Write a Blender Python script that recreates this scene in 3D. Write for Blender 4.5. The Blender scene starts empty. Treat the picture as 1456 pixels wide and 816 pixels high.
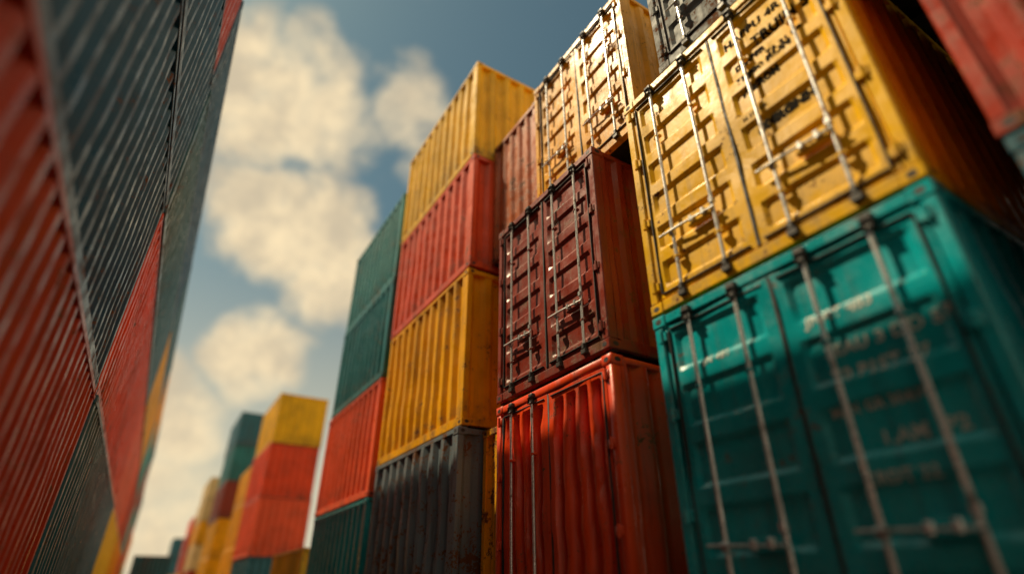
import bpy, bmesh, math, random
from mathutils import Vector, Matrix, noise
random.seed(7)
D=3.65
CAMH=0.145*D
sc=bpy.context.scene

# ------------------------------------------------------------------ materials
def newmat(name):
    m=bpy.data.materials.new(name); m.use_nodes=True
    nt=m.node_tree; nt.nodes.clear()
    return m,nt
class N:
    def __init__(s,nt): s.nt=nt
    def n(s,t,**k):
        nd=s.nt.nodes.new(t)
        for a,b in k.items(): setattr(nd,a,b)
        return nd
    def l(s,a,b): s.nt.links.new(a,b)
    def inp(s,sock,v):
        if hasattr(v,'is_linked') or hasattr(v,'links'): s.l(v,sock)
        else: sock.default_value=v
    def math(s,op,a,b=0.0,c=None,clamp=False):
        nd=s.n('ShaderNodeMath',operation=op); nd.use_clamp=clamp
        s.inp(nd.inputs[0],a); s.inp(nd.inputs[1],b)
        if c is not None: s.inp(nd.inputs[2],c)
        return nd.outputs[0]
    def vmath(s,op,a,b):
        nd=s.n('ShaderNodeVectorMath',operation=op)
        s.inp(nd.inputs[0],a); s.inp(nd.inputs[1],b)
        return nd.outputs['Value'] if op in('DOT_PRODUCT','LENGTH','DISTANCE') else nd.outputs[0]
    def noise(s,vec,scale,detail=4,rough=.55,dist=0):
        nd=s.n('ShaderNodeTexNoise'); s.l(vec,nd.inputs['Vector'])
        nd.inputs['Scale'].default_value=scale; nd.inputs['Detail'].default_value=detail
        nd.inputs['Roughness'].default_value=rough; nd.inputs['Distortion'].default_value=dist
        return nd.outputs['Fac']
    def ramp(s,v,a,b,o0=0.0,o1=1.0,smooth=True):
        nd=s.n('ShaderNodeMapRange'); nd.clamp=True
        nd.interpolation_type='SMOOTHSTEP' if smooth else 'LINEAR'
        s.inp(nd.inputs[0],v)
        for i,x in zip((1,2,3,4),(a,b,o0,o1)): s.inp(nd.inputs[i],x)
        return nd.outputs[0]
    def mix(s,f,a,b,mode='MIX'):
        nd=s.n('ShaderNodeMix',data_type='RGBA',blend_type=mode); nd.clamp_result=False
        s.inp(nd.inputs[0],f)
        for i,x in ((6,a),(7,b)):
            if isinstance(x,(tuple,list)): x=(x[0],x[1],x[2],1.0)
            s.inp(nd.inputs[i],x)
        return nd.outputs[2]

def paint(name,col,rust=0.5,near=True,rough=.34,fade=.2):
    if 'teal' in name and near: rough=.24
    if name=='paint_grey': rough=.58
    m,nt=newmat(name); g=N(nt)
    out=g.n('ShaderNodeOutputMaterial'); b=g.n('ShaderNodeBsdfPrincipled')
    g.l(b.outputs[0],out.inputs[0])
    tc=g.n('ShaderNodeTexCoord'); oi=g.n('ShaderNodeObjectInfo')
    comb=g.n('ShaderNodeCombineXYZ')
    r=g.math('MULTIPLY',oi.outputs['Random'],37.0)
    for i in range(3): g.l(r,comb.inputs[i])
    P=g.vmath('ADD',tc.outputs['Object'],comb.outputs[0])
    big=g.noise(P,.9,3,.6)
    mid=g.noise(P,4.5,4,.62)
    fine=g.noise(P,26,4,.7)
    mp=g.n('ShaderNodeMapping'); mp.inputs['Scale'].default_value=(9,9,.55); g.l(P,mp.inputs['Vector'])
    streak=g.noise(mp.outputs[0],1.0,4,.62)
    lum=.3*col[0]+.6*col[1]+.1*col[2]
    faded=tuple(min(.95,c*1.0+.05*lum+.02) for c in col)
    deep=tuple(c*.72 for c in col)
    c=g.mix(g.ramp(big,.35,.7),col,deep)
    c=g.mix(g.math('MULTIPLY',g.ramp(mid,.48,.72),fade),c,faded)
    gr=g.math('MULTIPLY',g.ramp(streak,.49,.73),.26+.40*rust)
    c=g.mix(gr,c,tuple(.020+.14*x for x in col))
    # dirt collecting towards the bottom rails and under the top rail
    sz=g.n('ShaderNodeSeparateXYZ'); g.l(tc.outputs['Object'],sz.inputs[0])
    low=g.ramp(sz.outputs[2],.0,.75,.55,0)
    lowd=g.math('MULTIPLY',low,g.ramp(mid,.35,.65))
    c=g.mix(lowd,c,tuple(.03+.22*x for x in col))
    th=g.math('ADD',g.math('MULTIPLY',big,-.22),.825-.11*rust)
    th=g.math('SUBTRACT',th,g.math('MULTIPLY',low,.06))
    mixn=g.math('ADD',g.math('MULTIPLY',mid,.55),g.math('MULTIPLY',fine,.45))
    chip=g.ramp(mixn,g.math('SUBTRACT',th,.07),g.math('SUBTRACT',th,.05))
    halo=g.ramp(mixn,g.math('SUBTRACT',th,.14),g.math('SUBTRACT',th,.05))
    wear=chip
    bn=None
    if near:
        bv=g.n('ShaderNodeBevel'); bv.samples=2; bv.inputs['Radius'].default_value=.014
        geo=g.n('ShaderNodeNewGeometry')
        dt=g.vmath('DOT_PRODUCT',bv.outputs[0],geo.outputs['Normal'])
        e=g.ramp(g.math('ABSOLUTE',dt),.995,.90)
        ew=g.math('MULTIPLY',e,g.ramp(mixn,.51,.59))
        ew=g.math('MULTIPLY',ew,.6+.3*rust)
        wear=g.math('MAXIMUM',chip,ew)
        bn=bv.outputs[0]
    rustc=g.mix(fine,(.05,.02,.012),(.22,.085,.03))
    c=g.mix(g.math('MULTIPLY',halo,.18),c,(.25,.11,.04))
    c=g.mix(wear,c,rustc)
    g.l(c,b.inputs['Base Color'])
    ro=g.math('ADD',g.ramp(mid,.3,.75,rough-.1,rough+.2),g.math('MULTIPLY',wear,.35))
    ro=g.math('ADD',ro,g.math('MULTIPLY',gr,.3))
    g.l(ro,b.inputs['Roughness'])
    b.inputs['Specular IOR Level'].default_value=.55 if 'teal' in name else (.24 if ('yellow' in name or 'amber' in name) else (.15 if 'grey' in name else .38))
    bp=g.n('ShaderNodeBump'); bp.inputs['Strength'].default_value=.6; bp.inputs['Distance'].default_value=.010
    hh=g.math('ADD',g.math('MULTIPLY',mid,.8),g.math('MULTIPLY',fine,.16))
    hh=g.math('ADD',hh,g.math('MULTIPLY',wear,-.15))
    g.l(hh,bp.inputs['Height'])
    if bn is not None: g.l(bn,bp.inputs['Normal'])
    g.l(bp.outputs[0],b.inputs['Normal'])
    return m

def simple(name,col,metal,rough,var=.3):
    m,nt=newmat(name); g=N(nt)
    out=g.n('ShaderNodeOutputMaterial'); b=g.n('ShaderNodeBsdfPrincipled'); g.l(b.outputs[0],out.inputs[0])
    tc=g.n('ShaderNodeTexCoord')
    n1=g.noise(tc.outputs['Object'],9,4,.65); n2=g.noise(tc.outputs['Object'],60,2)
    c=g.mix(g.ramp(n1,.4,.7),col,tuple(x*(1-var*1.6) for x in col))
    if metal>.3: c=g.mix(g.ramp(n1,.60,.68,0,.75),c,(.16,.07,.035))
    g.l(c,b.inputs['Base Color']); b.inputs['Metallic'].default_value=metal
    g.l(g.ramp(n1,.3,.7,rough-.08,rough+.18),b.inputs['Roughness'])
    bp=g.n('ShaderNodeBump'); bp.inputs['Strength'].default_value=.3; bp.inputs['Distance'].default_value=.004
    g.l(n2,bp.inputs['Height']); g.l(bp.outputs[0],b.inputs['Normal'])
    return m
STEEL=simple('galvanised_steel',(.72,.72,.70),.6,.26,.2)
DARK=simple('black_rubber_and_hole_shade',(.018,.018,.02),0,.6)  # rubber seals and dark parts; also the painted shade of casting holes
IRON=simple('dark_iron',(.05,.047,.045),.2,.45)

def textmat(name,col):
    m,nt=newmat(name); g=N(nt)
    out=g.n('ShaderNodeOutputMaterial'); b=g.n('ShaderNodeBsdfPrincipled')
    tr=g.n('ShaderNodeBsdfTransparent'); mx=g.n('ShaderNodeMixShader')
    tc=g.n('ShaderNodeTexCoord')
    n1=g.noise(tc.outputs['Object'],22,6,.7); n0=g.noise(tc.outputs['Object'],3,3,.7)
    f=g.ramp(g.math('ADD',g.math('MULTIPLY',n1,.6),g.math('MULTIPLY',n0,.4)),.53,.60,1,.08)
    b.inputs['Base Color'].default_value=(*col,1); b.inputs['Roughness'].default_value=.9; b.inputs['Specular IOR Level'].default_value=.03
    g.l(f,mx.inputs[0]); g.l(tr.outputs[0],mx.inputs[1]); g.l(b.outputs[0],mx.inputs[2]); g.l(mx.outputs[0],out.inputs[0])
    return m
TBLACK=textmat('stencil_black',(.02,.018,.015)); TWHITE=textmat('stencil_white',(.55,.60,.55))

COL=dict(yellow=(.95,.53,.006),amber=(.93,.43,.005),gold=(.88,.48,.025),teal=(.003,.38,.42),dteal=(.006,.12,.17),green=(.02,.19,.20),
 red=(.85,.070,.010),coral=(.86,.11,.035),maroon=(.28,.036,.018),grey=(.24,.26,.26),dgrey=(.15,.20,.23),rustor=(.52,.13,.03),
 blue=(.006,.085,.17),cream=(.78,.56,.25),brick=(.46,.038,.012),lgreen=(.05,.25,.24))
_pc={}
def getpaint(c,rust,near):
    k=(c,rust,near)
    if k not in _pc: _pc[k]=paint('paint_'+c,COL[c],rust,near)
    return _pc[k]

# ------------------------------------------------------------------ mesh builder
class MB:
    def __init__(s): s.v=[];s.f=[];s.m=[]
    def face(s,idx,mat,outdir=None):
        if outdir is not None:
            a,b,c=[s.v[i] for i in idx[:3]]
            n=(b-a).cross(c-a)
            if n.dot(outdir)<0: idx=idx[::-1]
        s.f.append(idx); s.m.append(mat)
    def box(s,x0,x1,y0,y1,z0,z1,mat,c=.006):
        lo=(x0,y0,z0);hi=(x1,y1,z1)
        ce=Vector([(a+b)/2 for a,b in zip(lo,hi)]); h=[(b-a)/2 for a,b in zip(lo,hi)]
        c=min(c,min(h)*.45); ix={}
        for sx in(-1,1):
            for sy in(-1,1):
                for sz in(-1,1):
                    sg=(sx,sy,sz)
                    for a in range(3):
                        p=[ce[k]+sg[k]*(h[k]-(0 if k==a else c)) for k in range(3)]
                        ix[(sg,a)]=len(s.v); s.v.append(Vector(p))
        def F(l):
            m=sum((s.v[i] for i in l),Vector())/len(l)
            s.face(l,mat,m-ce)
        for a in range(3):
            o=[k for k in range(3) if k!=a]
            for sg in(-1,1):
                l=[]
                for p,q in((-1,-1),(1,-1),(1,1),(-1,1)):
                    t=[0]*3;t[a]=sg;t[o[0]]=p;t[o[1]]=q;l.append(ix[(tuple(t),a)])
                F(l)
        for k in range(3):
            a,b=[j for j in range(3) if j!=k]
            for p in(-1,1):
                for q in(-1,1):
                    t1=[0]*3;t1[a]=p;t1[b]=q;t1[k]=-1;t2=list(t1);t2[k]=1
                    F([ix[(tuple(t1),a)],ix[(tuple(t1),b)],ix[(tuple(t2),b)],ix[(tuple(t2),a)]])
        for sx in(-1,1):
            for sy in(-1,1):
                for sz in(-1,1):
                    F([ix[((sx,sy,sz),a)] for a in range(3)])
    def cyl(s,p0,p1,r,mat,n=10):
        p0=Vector(p0);p1=Vector(p1);ax=(p1-p0).normalized()
        u=ax.orthogonal().normalized();w=ax.cross(u)
        b=len(s.v)
        for p in(p0,p1):
            for i in range(n):
                a=2*math.pi*i/n
                s.v.append(p+u*math.cos(a)*r+w*math.sin(a)*r)
        for i in range(n):
            j=(i+1)%n
            m=(s.v[b+i]+s.v[b+j])/2-p0
            s.face([b+i,b+j,b+n+j,b+n+i],mat,m)
        s.face([b+i for i in range(n)],mat,-ax); s.face([b+n+i for i in range(n)],mat,ax)
    def grid(s,us,vs,P,mat,outdir):
        b=len(s.v)
        for v in vs:
            for u in us: s.v.append(Vector(P(u,v)))
        nu=len(us)
        for j in range(len(vs)-1):
            for i in range(nu-1):
                a=b+j*nu+i
                s.face([a,a+1,a+1+nu,a+nu],mat,outdir)
    def oval(s,c,u,w,ru,rw,out,mat,n=12):
        b=len(s.v)
        for i in range(n):
            a=2*math.pi*i/n
            s.v.append(Vector(c)+Vector(u)*math.cos(a)*ru+Vector(w)*math.sin(a)*rw)
        s.face(list(range(b,b+n)),mat,Vector(out))

def trap(t,pitch):
    """0 = outer flat, 1 = inner flat"""
    t=(t%pitch)/pitch
    if t<.28: return 0.0
    if t<.5: return (t-.28)/.22
    if t<.78: return 1.0
    return 1-(t-.78)/.22
def corr_lines(a,b,pitch):
    n=max(1,round((b-a)/pitch)); p=(b-a)/n; r=[]
    for i in range(n):
        for q in(0,.28,.5,.78): r.append(a+(i+q)*p)
    r.append(b); return r,p
def fillin(l,step):
    l=sorted(set(round(x,5) for x in l)); o=[l[0]]
    for x in l[1:]:
        k=max(1,math.ceil((x-o[-1])/step)); st=o[-1]
        for i in range(1,k+1): o.append(st+(x-st)*i/k)
    return o

def make_container(x,y,z,L,W,H,color,rot=0,end='doors',near=1,rust=.5,dent=.010,pitch=.285,depth=.042,style='h5',texts=None,handles=True,rods_on=(1,1,1,1),hfrac=.27,name='shipping_container'):
    """local frame: x 0..L (door end at x=0, outward -x), y 0..W, z 0..H"""
    m=MB(); seed=random.random()*100
    def dn(a,b,k): return (noise.noise(Vector((a*1.1,b*1.1,seed+k)))*1.0+noise.noise(Vector((a*3.1,b*3.1,seed+k+9)))*.45)*dent
    pw=.13; br=.15; tr=.11; e=.008
    cx,cy,cz=.178,.162,.118
    for X0 in(0,L-cx):
        for Y0 in(0,W-cy):
            for Z0 in(0,H-cz):
                m.box(X0-.0,X0+cx,Y0,Y0+cy,Z0,Z0+cz,0,.010)
                if near:
                    xo=-.0015 if X0==0 else L+.0015
                    m.oval((xo,Y0+cy/2,Z0+cz/2),(0,1,0),(0,0,1),.036,.026,(-1 if X0==0 else 1,0,0),2)  # flat dark oval: shade of the casting hole as colour, no real opening
                    yo=-.0015 if Y0==0 else W+.0015
                    m.oval((X0+cx/2,yo,Z0+cz/2),(1,0,0),(0,0,1),.042,.026,(0,-1 if Y0==0 else 1,0),2)  # side hole of the casting, its inner shade painted likewise
    for X0 in(.09,L-.09):
        for Y0 in(.08,W-.08): m.box(X0-.045,X0+.045,Y0-.045,Y0+.045,-.022,.002,2,.003)
    for X0 in(e,L-pw-e):
        for Y0 in(e,W-.10-e):
            m.box(X0,X0+pw,Y0,Y0+.10,cz-.003,H-cz+.003,0,.012)
    for Y0 in(e,W-.06-e):
        m.box(cx-.003,L-cx+.003,Y0,Y0+.06,.012,br,0,.006)
        m.box(cx-.003,L-cx+.003,Y0,Y0+.06,H-tr+.03,H-.010,0,.006)
    for X0 in(e,L-.09-e):
        m.box(X0,X0+.09,cy-.003,W-cy+.003,.012,.125,0,.006)
        m.box(X0,X0+.09,cy-.003,W-cy+.003,H-.10,H-.010,0,.006)
    vstep=.24 if near else 3
    lx,p=corr_lines(pw,L-pw,pitch)
    vs=fillin([br-.02,H-tr+.045],vstep)
    for sd in(0,1):
        def P(u,v,sd=sd):
            d=.014+depth*trap(u-pw+1e-6,p)+ (dn(u,v,sd) if near else 0)
            return (u,d if sd==0 else W-d,v)
        m.grid(lx,vs,P,0,Vector((0,-1 if sd==0 else 1,0)))
    ly,p2=corr_lines(.05,L-.05,.42)
    m.grid(ly,[.05,W-.05],lambda u,v:(u,v,H-.03-.02*trap(u-.05+1e-6,p2)),0,Vector((0,0,1)))
    m.grid([.06,L-.06],[.05,W-.05],lambda u,v:(u,v,.06),2,Vector((0,0,-1)))
    k=.4
    while near and k<L-.3:
        m.box(k,k+.06,.065,W-.065,.02,.06-.002,2,.003); k+=.45
    yy,p3=corr_lines(.10,W-.10,pitch)
    vs2=fillin([.11,H-.09],vstep)
    def backP(u,v):
        return (L-.02-depth*trap(u-.10+1e-6,p3),u,v)
    m.grid(yy,[vs2[0],vs2[-1]],backP,0,Vector((1,0,0)))
    hf=None
    if end=='corr':
        def P(u,v): return (.02+depth*trap(u-.10+1e-6,p3)+(dn(u,v,5) if near else 0),u,v)
        m.grid(yy,vs2,P,0,Vector((-1,0,0)))
    else:
        y0,y1=.112,W-.112; z0,z1=.135,H-.11; gap=.010
        BP=.135
        m.box(BP,BP+.03,y0-.02,y1+.02,z0-.015,z1+.015,2,.002)
        leaves=[(y0+gap,W/2-gap*.8),(W/2+gap*.8,y1-gap)]
        zz0,zz1=z0+gap,z1-gap
        X=.030; dd=.030; sl=.042
        nb=int(style[1:])
        allz=[];ally=[]
        def prof(t,a,b):
            if t<=a or t>=b: return 0.
            return min(1.,(t-a)/sl,(b-t)/sl)
        if style[0]=='h':
            mz=.10; g0=.13
            hb=(zz1-zz0-2*mz-(nb-1)*g0)/nb
            bands=[(zz0+mz+i*(hb+g0),zz0+mz+i*(hb+g0)+hb) for i in range(nb)]
            def rec(u,v,lf):
                pu=prof(u,lf[0]+.10,lf[1]-.10)
                pv=max(prof(v,a,b) for a,b in bands)
                return min(pu,pv)
            for a,b in bands: allz+=[a,a+sl,b-sl,b]
            ul=lambda lf:[lf[0]+.10,lf[0]+.10+sl,lf[1]-.10-sl,lf[1]-.10]
        else:
            def rec(u,v,lf):
                w=(lf[1]-lf[0]-.14)/nb
                pv=prof(v,zz0+.09,zz1-.09)
                r=0
                for i in range(nb):
                    a=lf[0]+.07+i*w
                    r=max(r,prof(u,a+.03,a+w-.03))
                return min(pv,r)
            allz+=[zz0+.09,zz0+.09+sl,zz1-.09-sl,zz1-.09]
            def ul(lf):
                w=(lf[1]-lf[0]-.14)/nb; r=[]
                for i in range(nb):
                    a=lf[0]+.07+i*w; r+=[a+.03,a+.03+sl,a+w-.03-sl,a+w-.03]
                return r
            dd=.085
        def hf(u0,v):
            u=u0
            lf=leaves[0] if u<W/2 else leaves[1]
            if style[0]=='v' and lf[0]+.05<u<lf[1]-.05:
                k=min(1,(u-lf[0]-.05)/.1,(lf[1]-.05-u)/.1)
                u=u+k*(.12*noise.noise(Vector((u*1.2,v*1.1,seed+30)))+.035*noise.noise(Vector((u*3,v*2.4,seed+40))))
                u=min(max(u,lf[0]),lf[1])
            return X+dd*rec(u,v,lf)+min(.02,max(-.02,dn(u,v,3)))
        for lf in leaves:
            st=(.10 if style[0]=='h' else .022) if near else 1
            us=fillin([lf[0],lf[1]]+ul(lf),st); zs=fillin([zz0,zz1]+allz,.12 if near else 3)
            ally+=ul(lf)
            m.grid(us,zs,lambda u,v:(hf(u,v),u,v),0,Vector((-1,0,0)))
            for yv,sg in((lf[0],-1),(lf[1],1)):
                m.grid([0,1],zs,lambda t,v,yv=yv:(hf(yv,v)*(1-t)+(BP-.004)*t,yv,v),0,Vector((0,sg,0)))
            for zv,sg in((zz0,-1),(zz1,1)):
                m.grid([0,1],us,lambda t,u,zv=zv:(hf(u,zv)*(1-t)+(BP-.004)*t,u,zv),0,Vector((0,0,sg)))
        ci=0
        for li,lf in enumerate(leaves):
            w=lf[1]-lf[0]
            rods=[lf[0]+w*.27,lf[0]+w*.72]
            for ri,ry in enumerate(rods):
                ci+=1
                if not rods_on[ci-1]: continue
                rx=-.010+random.uniform(-.002,.002)
                lean=random.uniform(-.015,.015)
                m.cyl((rx,ry,.075),(rx,ry+lean,H-.06),.0175,1,12 if near else 6)
                for zc,dz in((.085,1),(H-.07,-1)):
                    m.box(rx-.026,.02,ry-.042,ry+.042,zc-.028,zc+.028,3,.006)
                    m.box(rx-.028,rx+.03,ry-.023,ry+.023,zc+dz*.028,zc+dz*.10,3,.008)
                if near:
                    for fz in(.17,.72):
                        zc=H*fz+random.uniform(-.02,.02)
                        m.box(rx-.004,X+.004,ry-.042,ry+.042,zc-.015,zc+.015,0,.004)
                        m.box(rx-.020,rx+.012,ry-.020,ry+.020,zc-.018,zc+.018,0,.006)
                if handles and ri==1:
                    hz=H*hfrac+random.uniform(-.03,.03)
                    m.box(rx-.032,rx+.02,ry-.030,ry+.030,hz-.034,hz+.034,1,.008)
                    m.cyl((rx-.034,ry+.14,hz+.015),(rx-.042,ry-.15,hz),.013,1,8)
                    m.cyl((rx-.042,ry-.15,hz),(rx-.030,ry-.52,hz-.02),.0115,1,8)
                    for q in(-.26,-.40):
                        m.box(rx-.050,X+.01,ry+q-.020,ry+q+.020,hz-.036,hz+.034,1,.006)
                    m.box(rx-.012,X+.01,ry-.47,ry-.20,hz-.055,hz+.048,0,.006)
                elif handles and ri==0:
                    hz=H*(hfrac+.035)
                    m.box(rx-.028,rx+.02,ry-.024,ry+.024,hz-.05,hz+.012,1,.006)
        if near:
            for sd in(0,1):
                for fz in(.10,.37,.66,.92):
                    zc=H*fz
                    ya=.055 if sd==0 else W-.055-.10
                    m.box(-.004,X+.004,ya,ya+.10,zc-.045,zc+.045,0,.006)
                    yc=.098 if sd==0 else W-.098
                    m.cyl((-.008,yc,zc-.06),(-.008,yc,zc+.06),.017,0,8)
            m.box(X-.012,X+.03,W/2-.020,W/2+.008,zz0+.01,zz1-.01,2,.004)
            for lf,yy_ in((leaves[0],leaves[0][0]+.05),(leaves[1],leaves[1][1]-.05)):
                m.box(X-.024,X+.03,yy_-.007,yy_+.007,zz0+.05,zz1-.05,2,.003)
            for zv in(zz0+.045,zz1-.045):
                for lf in leaves:
                    m.box(X-.023,X+.03,lf[0]+.06,lf[1]-.06,zv-.006,zv+.006,2,.003)
    me=bpy.data.meshes.new(name)
    me.from_pydata([tuple(a) for a in m.v],[],m.f)
    me.polygons.foreach_set('material_index',m.m)
    me.polygons.foreach_set('use_smooth',[True]*len(m.f))
    try: me.set_sharp_from_angle(angle=math.radians(24 if style[0]=='h' else 50))
    except Exception as ex: print('sharp',ex)
    for mt in (getpaint(color,rust,near>=2),STEEL,DARK,IRON): me.materials.append(mt)
    me.update()
    ob=bpy.data.objects.new(name,me); sc.collection.objects.link(ob)
    ob.location=(x,y,z); ob.rotation_euler=(0,0,rot)
    if texts and hf:
        for (s,ty,tz,size,mat,bold) in texts:
            cu=bpy.data.curves.new('t','FONT'); cu.body=s; cu.size=size; cu.space_character=1.08; cu.offset=bold; cu.resolution_u=3
            to=bpy.data.objects.new('t',cu); sc.collection.objects.link(to)
            bpy.context.view_layer.update()
            dg=bpy.context.evaluated_depsgraph_get()
            tm=bpy.data.meshes.new_from_object(to.evaluated_get(dg))
            bpy.data.objects.remove(to)
            bm=bmesh.new(); bm.from_mesh(tm)
            for v in bm.verts: v.co=Vector((0,ty-v.co.x,tz+v.co.y))
            bmesh.ops.triangulate(bm,faces=bm.faces[:])
            for zc in allz+[tz+size*.35]:
                if tz-.3<zc<tz+size+.1:
                    bmesh.ops.bisect_plane(bm,geom=bm.verts[:]+bm.edges[:]+bm.faces[:],plane_co=(0,0,zc),plane_no=(0,0,1))
            for yc in ally:
                bmesh.ops.bisect_plane(bm,geom=bm.verts[:]+bm.edges[:]+bm.faces[:],plane_co=(0,yc,0),plane_no=(0,1,0))
            for v in bm.verts: v.co.x=hf(v.co.y,v.co.z)-.004
            bm.to_mesh(tm); bm.free()
            tm.materials.clear(); tm.materials.append(mat)
            o2=bpy.data.objects.new('stencil_marking',tm); sc.collection.objects.link(o2)
            o2.parent=ob
    return ob

G=.012
def door_box(X,Y0,Y1,Z0,Z1,color,L=6.06,**k):
    k.setdefault('near',2)
    return make_container(X*D,Y0*D,CAMH+Z0*D+G,L,(Y1-Y0)*D,(Z1-Z0)*D-G*1.6,color,0,**k)
def long_box(X0,W,Y0,Y1,Z0,Z1,color,**k):
    """length runs along the aisle; near end faces -Y"""
    return make_container((X0+W)*D,Y0*D,CAMH+Z0*D+G,(Y1-Y0)*D,W*D,(Z1-Z0)*D-G*1.6,color,math.radians(90),**k)
GZ=-.145
# ---------------- right row
W=.668
door_box(1.0,-.53,.145,GZ,.63,'dteal',style='h5',near=1)
door_box(1.0,-.53,.150,.63,1.40,'brick',end='corr',near=1)
wt=[("JNAT 403",1.05,2.18,.11,TWHITE,.004),("SEAU 3 DO 57",.98,1.92,.12,TWHITE,.004),("T0 P1ST 37",.98,1.74,.12,TWHITE,.004),("MAX GR 30480",1.05,1.52,.085,TWHITE,.002),
    ("1.AM  P2",.80,1.30,.12,TWHITE,.003),("CRDT 22",.95,1.08,.10,TWHITE,.003),("JN 480",1.98,2.2,.09,TWHITE,.002)]
door_box(1.0,.250,.925,GZ,.63,'teal',style='h5',dent=.024,rust=.2,texts=wt,hfrac=.29)
bt=[("HAPPU 4R",1.08,2.36,.125,TBLACK,.006),("TRUIN 57",.80,2.13,.14,TBLACK,.007),("DERPER",1.03,2.02,.085,TBLACK,.006),("Trgoe RUN",1.05,1.84,.11,TBLACK,.009),("MEEROM",1.03,1.68,.09,TBLACK,.007),
    ("TA 21 KR",.72,1.93,.08,TBLACK,.004),("32 2T9 KG",1.08,1.40,.05,TBLACK,.002),("#MRGNH",.98,1.20,.12,TBLACK,.011),("22G1",2.08,2.35,.07,TBLACK,.002)]
door_box(1.0,.250,.925,.63,1.405,'yellow',style='h6',dent=.018,rust=.25,texts=bt,hfrac=.26)
door_box(1.01,.10,.765,1.41,2.18,'grey',style='h5',rust=.5,near=1)
door_box(1.0,1.095,1.745,GZ,.60,'red',style='v4',dent=.030,rust=.2,handles=False,rods_on=(0,0,1,1),depth=.06)
mt=[("WDR 7",1.0,2.3,.09,TWHITE,.001),("4410",1.0,2.12,.08,TWHITE,.001)]
door_box(1.0,1.095,1.745,.61,1.385,'maroon',style='h6',dent=.018,rust=.5,texts=mt,hfrac=.26)
door_box(1.09,.945,1.575,1.41,2.17,'amber',style='h6',dent=.014,rust=.45,near=1)
door_box(1.12,1.59,2.02,1.40,2.16,'rustor',end='corr',style='h7',rust=.7,near=1)
door_box(1.09,1.765,2.01,GZ,.585,'amber',end='corr',rust=1.0,near=1)
kw=dict(end='corr',pitch=.36,depth=.068)
long_box(.985,W,2.03,3.03,GZ,.600,'dgrey',rust=.9,dent=.036,**kw)
long_box(1.0,W,2.03,3.07,.602,1.365,'amber',dent=.026,rust=.3,**kw)
long_box(1.0,W,2.02,3.08,1.367,2.08,'coral',rust=.15,dent=.016,**kw)
long_box(1.0,W,2.03,3.10,2.082,2.83,'yellow',rust=.2,dent=.016,**kw)
long_box(1.0,W,3.17,4.32,GZ,.46,'teal',rust=.2,**kw)
long_box(1.0,W,3.17,4.34,.462,1.16,'coral',rust=.2,**kw)
long_box(1.0,W,3.17,4.30,1.162,1.86,'green',rust=.2,**kw)
long_box(1.005,W,3.17,4.30,1.862,2.60,'lgreen',rust=.2,**kw)
long_box(1.05,W,4.75,5.9,GZ,.30,'gold',rust=.2,**kw)
kf=dict(end='corr',near=0,pitch=.34,depth=.06,rust=.2)
def stack(X,W_,Y0,Y1,tops,cols,**k):
    z=GZ
    for t,c in zip(tops,cols):
        long_box(X+random.uniform(-.015,.015),W_,Y0+random.uniform(-.02,.02),Y1,z+.002,t,c,**kf); z=t
stack(1.2,.70,8.5,9.9,[.40,1.13,1.86,2.59],['dteal','coral','red','yellow'])
stack(1.25,.70,10.2,11.8,[.6,1.3,1.9],['amber','amber','amber'])
stack(1.2,.68,13.7,15.5,[.60,1.35,2.1,2.85,3.6],['amber','amber','maroon','green','dteal'])
stack(1.2,.68,18.2,20.2,[.5,1.1,1.7,2.25,2.85],['brick','cream','amber','cream','cream'])
stack(1.3,.68,23.4,25.4,[.55,1.15,1.75,2.3],['amber','brick','brick','coral'])
stack(1.1,.68,29,31,[.6,1.3,2.0],['cream','dteal','dteal'])
door=make_container(-.07*D,13.8*D,0.01,6.06,.65*D,.765*D,'dteal',math.radians(90),near=0,end='corr')
door.location.x=.58*D
stack(.25,.66,22,24,[.62],['gold'])
# ---------------- left row
Wl=.668
lt=[GZ,.62,1.42,2.17,2.88]
segs=[(-.98,2.36),(2.40,5.72),(5.76,9.08),(9.12,12.44),(12.48,15.8),(15.84,19.1),(19.2,22.5)]
lc=[['brick','blue','blue','brick'],
    ['dteal','red','dteal','blue'],
    ['yellow','coral','amber','dteal'],
    ['amber','brick','teal','amber'],
    ['red','teal','brick','dteal'],
    ['amber','red','dteal'],
    ['teal','amber']]
for i,((a,b),cs) in enumerate(zip(segs,lc)):
    for j,c in enumerate(cs):
        dx=[0,-.012,-.004,-.012][j]+random.uniform(-.004,.004)
        long_box(-.268+dx-Wl,Wl,a,b,lt[j]+.001,lt[j+1],c,end='corr',near=1 if i<2 else 0,pitch=.32,depth=.075,dent=.016,rust=.3)

# ---------------- ground
def ground():
    bm=bmesh.new(); bmesh.ops.create_grid(bm,x_segments=4,y_segments=4,size=1500)
    me=bpy.data.meshes.new('ground'); bm.to_mesh(me); bm.free()
    ob=bpy.data.objects.new('ground',me); sc.collection.objects.link(ob)
    m,nt=newmat('yard_concrete'); g=N(nt)
    out=g.n('ShaderNodeOutputMaterial'); b=g.n('ShaderNodeBsdfPrincipled'); g.l(b.outputs[0],out.inputs[0])
    tc=g.n('ShaderNodeTexCoord'); n1=g.noise(tc.outputs['Object'],.6,6,.6); n2=g.noise(tc.outputs['Object'],14,4,.6)
    c=g.mix(g.ramp(n1,.35,.7),(.30,.275,.24),(.18,.165,.15)); c=g.mix(g.math('MULTIPLY',n2,.3),c,(.08,.07,.065))
    g.l(c,b.inputs['Base Color']); b.inputs['Roughness'].default_value=.85
    bp=g.n('ShaderNodeBump'); bp.inputs['Distance'].default_value=.01; g.l(n2,bp.inputs['Height']); g.l(bp.outputs[0],b.inputs['Normal'])
    me.materials.append(m)
ground()

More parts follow.
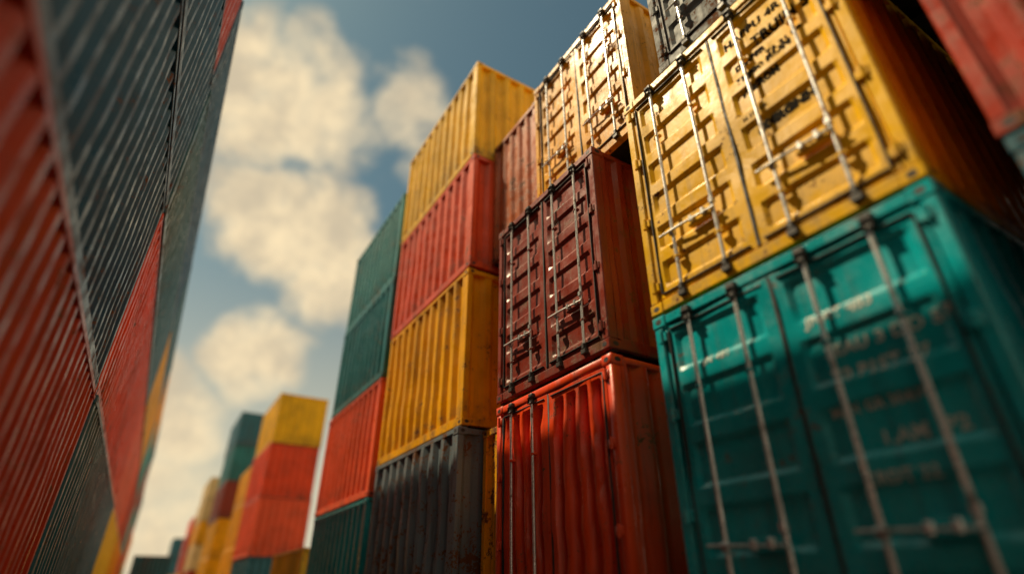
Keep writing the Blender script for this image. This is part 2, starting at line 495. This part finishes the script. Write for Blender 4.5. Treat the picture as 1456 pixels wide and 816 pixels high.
# ---------------- sun
EL,AZ=54.5,-48
s=Vector((math.sin(math.radians(AZ))*math.cos(math.radians(EL)),math.cos(math.radians(AZ))*math.cos(math.radians(EL)),math.sin(math.radians(EL))))
ld=bpy.data.lights.new('sun','SUN'); ld.energy=5; ld.angle=math.radians(.5); ld.color=(1,.81,.52)
lo=bpy.data.objects.new('sun',ld); sc.collection.objects.link(lo); lo.rotation_euler=s.to_track_quat('Z','Y').to_euler(); lo.location=s*60

# ---------------- world
w=bpy.data.worlds.new('World'); sc.world=w; w.use_nodes=True
nt=w.node_tree; nt.nodes.clear(); g=N(nt)
wo=g.n('ShaderNodeOutputWorld'); bg=g.n('ShaderNodeBackground'); g.l(bg.outputs[0],wo.inputs[0]); bg.inputs[1].default_value=.115
sky=g.n('ShaderNodeTexSky'); sky.sky_type='NISHITA'; sky.sun_disc=False
sky.sun_elevation=math.radians(EL); sky.sun_rotation=math.radians(AZ); sky.dust_density=1.5
tc=g.n('ShaderNodeTexCoord'); dirv=tc.outputs['Generated']
skc=g.mix(1.0,sky.outputs[0],(.54,.68,.52),'MULTIPLY')
nw=g.n('ShaderNodeTexNoise'); nw.inputs['Scale'].default_value=4.5; nw.inputs['Detail'].default_value=5; g.l(dirv,nw.inputs['Vector'])
off=g.vmath('SUBTRACT',nw.outputs['Color'],(.5,.5,.5))
sc1=g.n('ShaderNodeVectorMath',operation='SCALE'); g.l(off,sc1.inputs[0]); sc1.inputs['Scale'].default_value=.14
wd=g.n('ShaderNodeVectorMath',operation='NORMALIZE'); g.l(g.vmath('ADD',dirv,sc1.outputs[0]),wd.inputs[0]); wd=wd.outputs[0]
blobs=[(-3,43,4.8,.95),(3.5,44.5,4.6,1),(8.5,43,3.2,.7),(3,33.5,3.9,.95),(6.5,31.5,4.1,1.05),(10.5,28.5,3.4,1),(5,20.5,3.1,1),(17.5,46,4.0,.72),(20,41,3.2,.65),(-1,12,4.5,.85),(3,6,5,.8),
       (-30,35,9,.9),(40,25,9,.9),(70,40,12,.9),(-80,30,14,.9),(120,35,18,1),(170,30,20,1),(215,40,20,1),(145,60,14,.9)]
acc=None
for az,el,r,wt_ in blobs:
    a,e_=math.radians(az),math.radians(el)
    c=(math.sin(a)*math.cos(e_),math.cos(a)*math.cos(e_),math.sin(e_))
    dt=g.vmath('DOT_PRODUCT',wd,c)
    v=g.ramp(dt,math.cos(math.radians(r*2.0)),math.cos(math.radians(r*.1)),0,wt_)
    acc=v if acc is None else g.math('MAXIMUM',acc,v)
nf=g.noise(dirv,8,7,.56,.3)
msk=g.ramp(g.math('ADD',acc,g.math('MULTIPLY',g.math('SUBTRACT',nf,.5),1.9)),.22,1.05)
n2=g.noise(dirv,8,5,.6)
cc=g.mix(g.ramp(n2,.36,.66),(9.2,7.3,4.5),(5.8,4.8,3.3))
sep=g.n('ShaderNodeSeparateXYZ'); g.l(dirv,sep.inputs[0])
haze=g.ramp(sep.outputs[2],.0,.60,.95,0)
c0=g.mix(haze,skc,(6.0,5.3,3.8))
fin=g.mix(g.math('MULTIPLY',msk,.95),c0,cc)
g.l(fin,bg.inputs[0])

# ---------------- camera
a=math.radians(31.5); p=math.radians(29.05)
cd=bpy.data.cameras.new('camera'); co=bpy.data.objects.new('camera',cd); sc.collection.objects.link(co)
Fv=Vector((math.sin(a)*math.cos(p),math.cos(a)*math.cos(p),math.sin(p)))
co.location=(0,0,CAMH); co.rotation_euler=Fv.to_track_quat('-Z','Y').to_euler()
cd.lens=36*780/1456; cd.sensor_width=36; cd.clip_end=4000; cd.clip_start=.05
cd.dof.use_dof=True; cd.dof.focus_distance=6.8; cd.dof.aperture_fstop=.18
sc.camera=co
sc.view_settings.view_transform='Standard'; sc.view_settings.look='None'; sc.view_settings.exposure=0
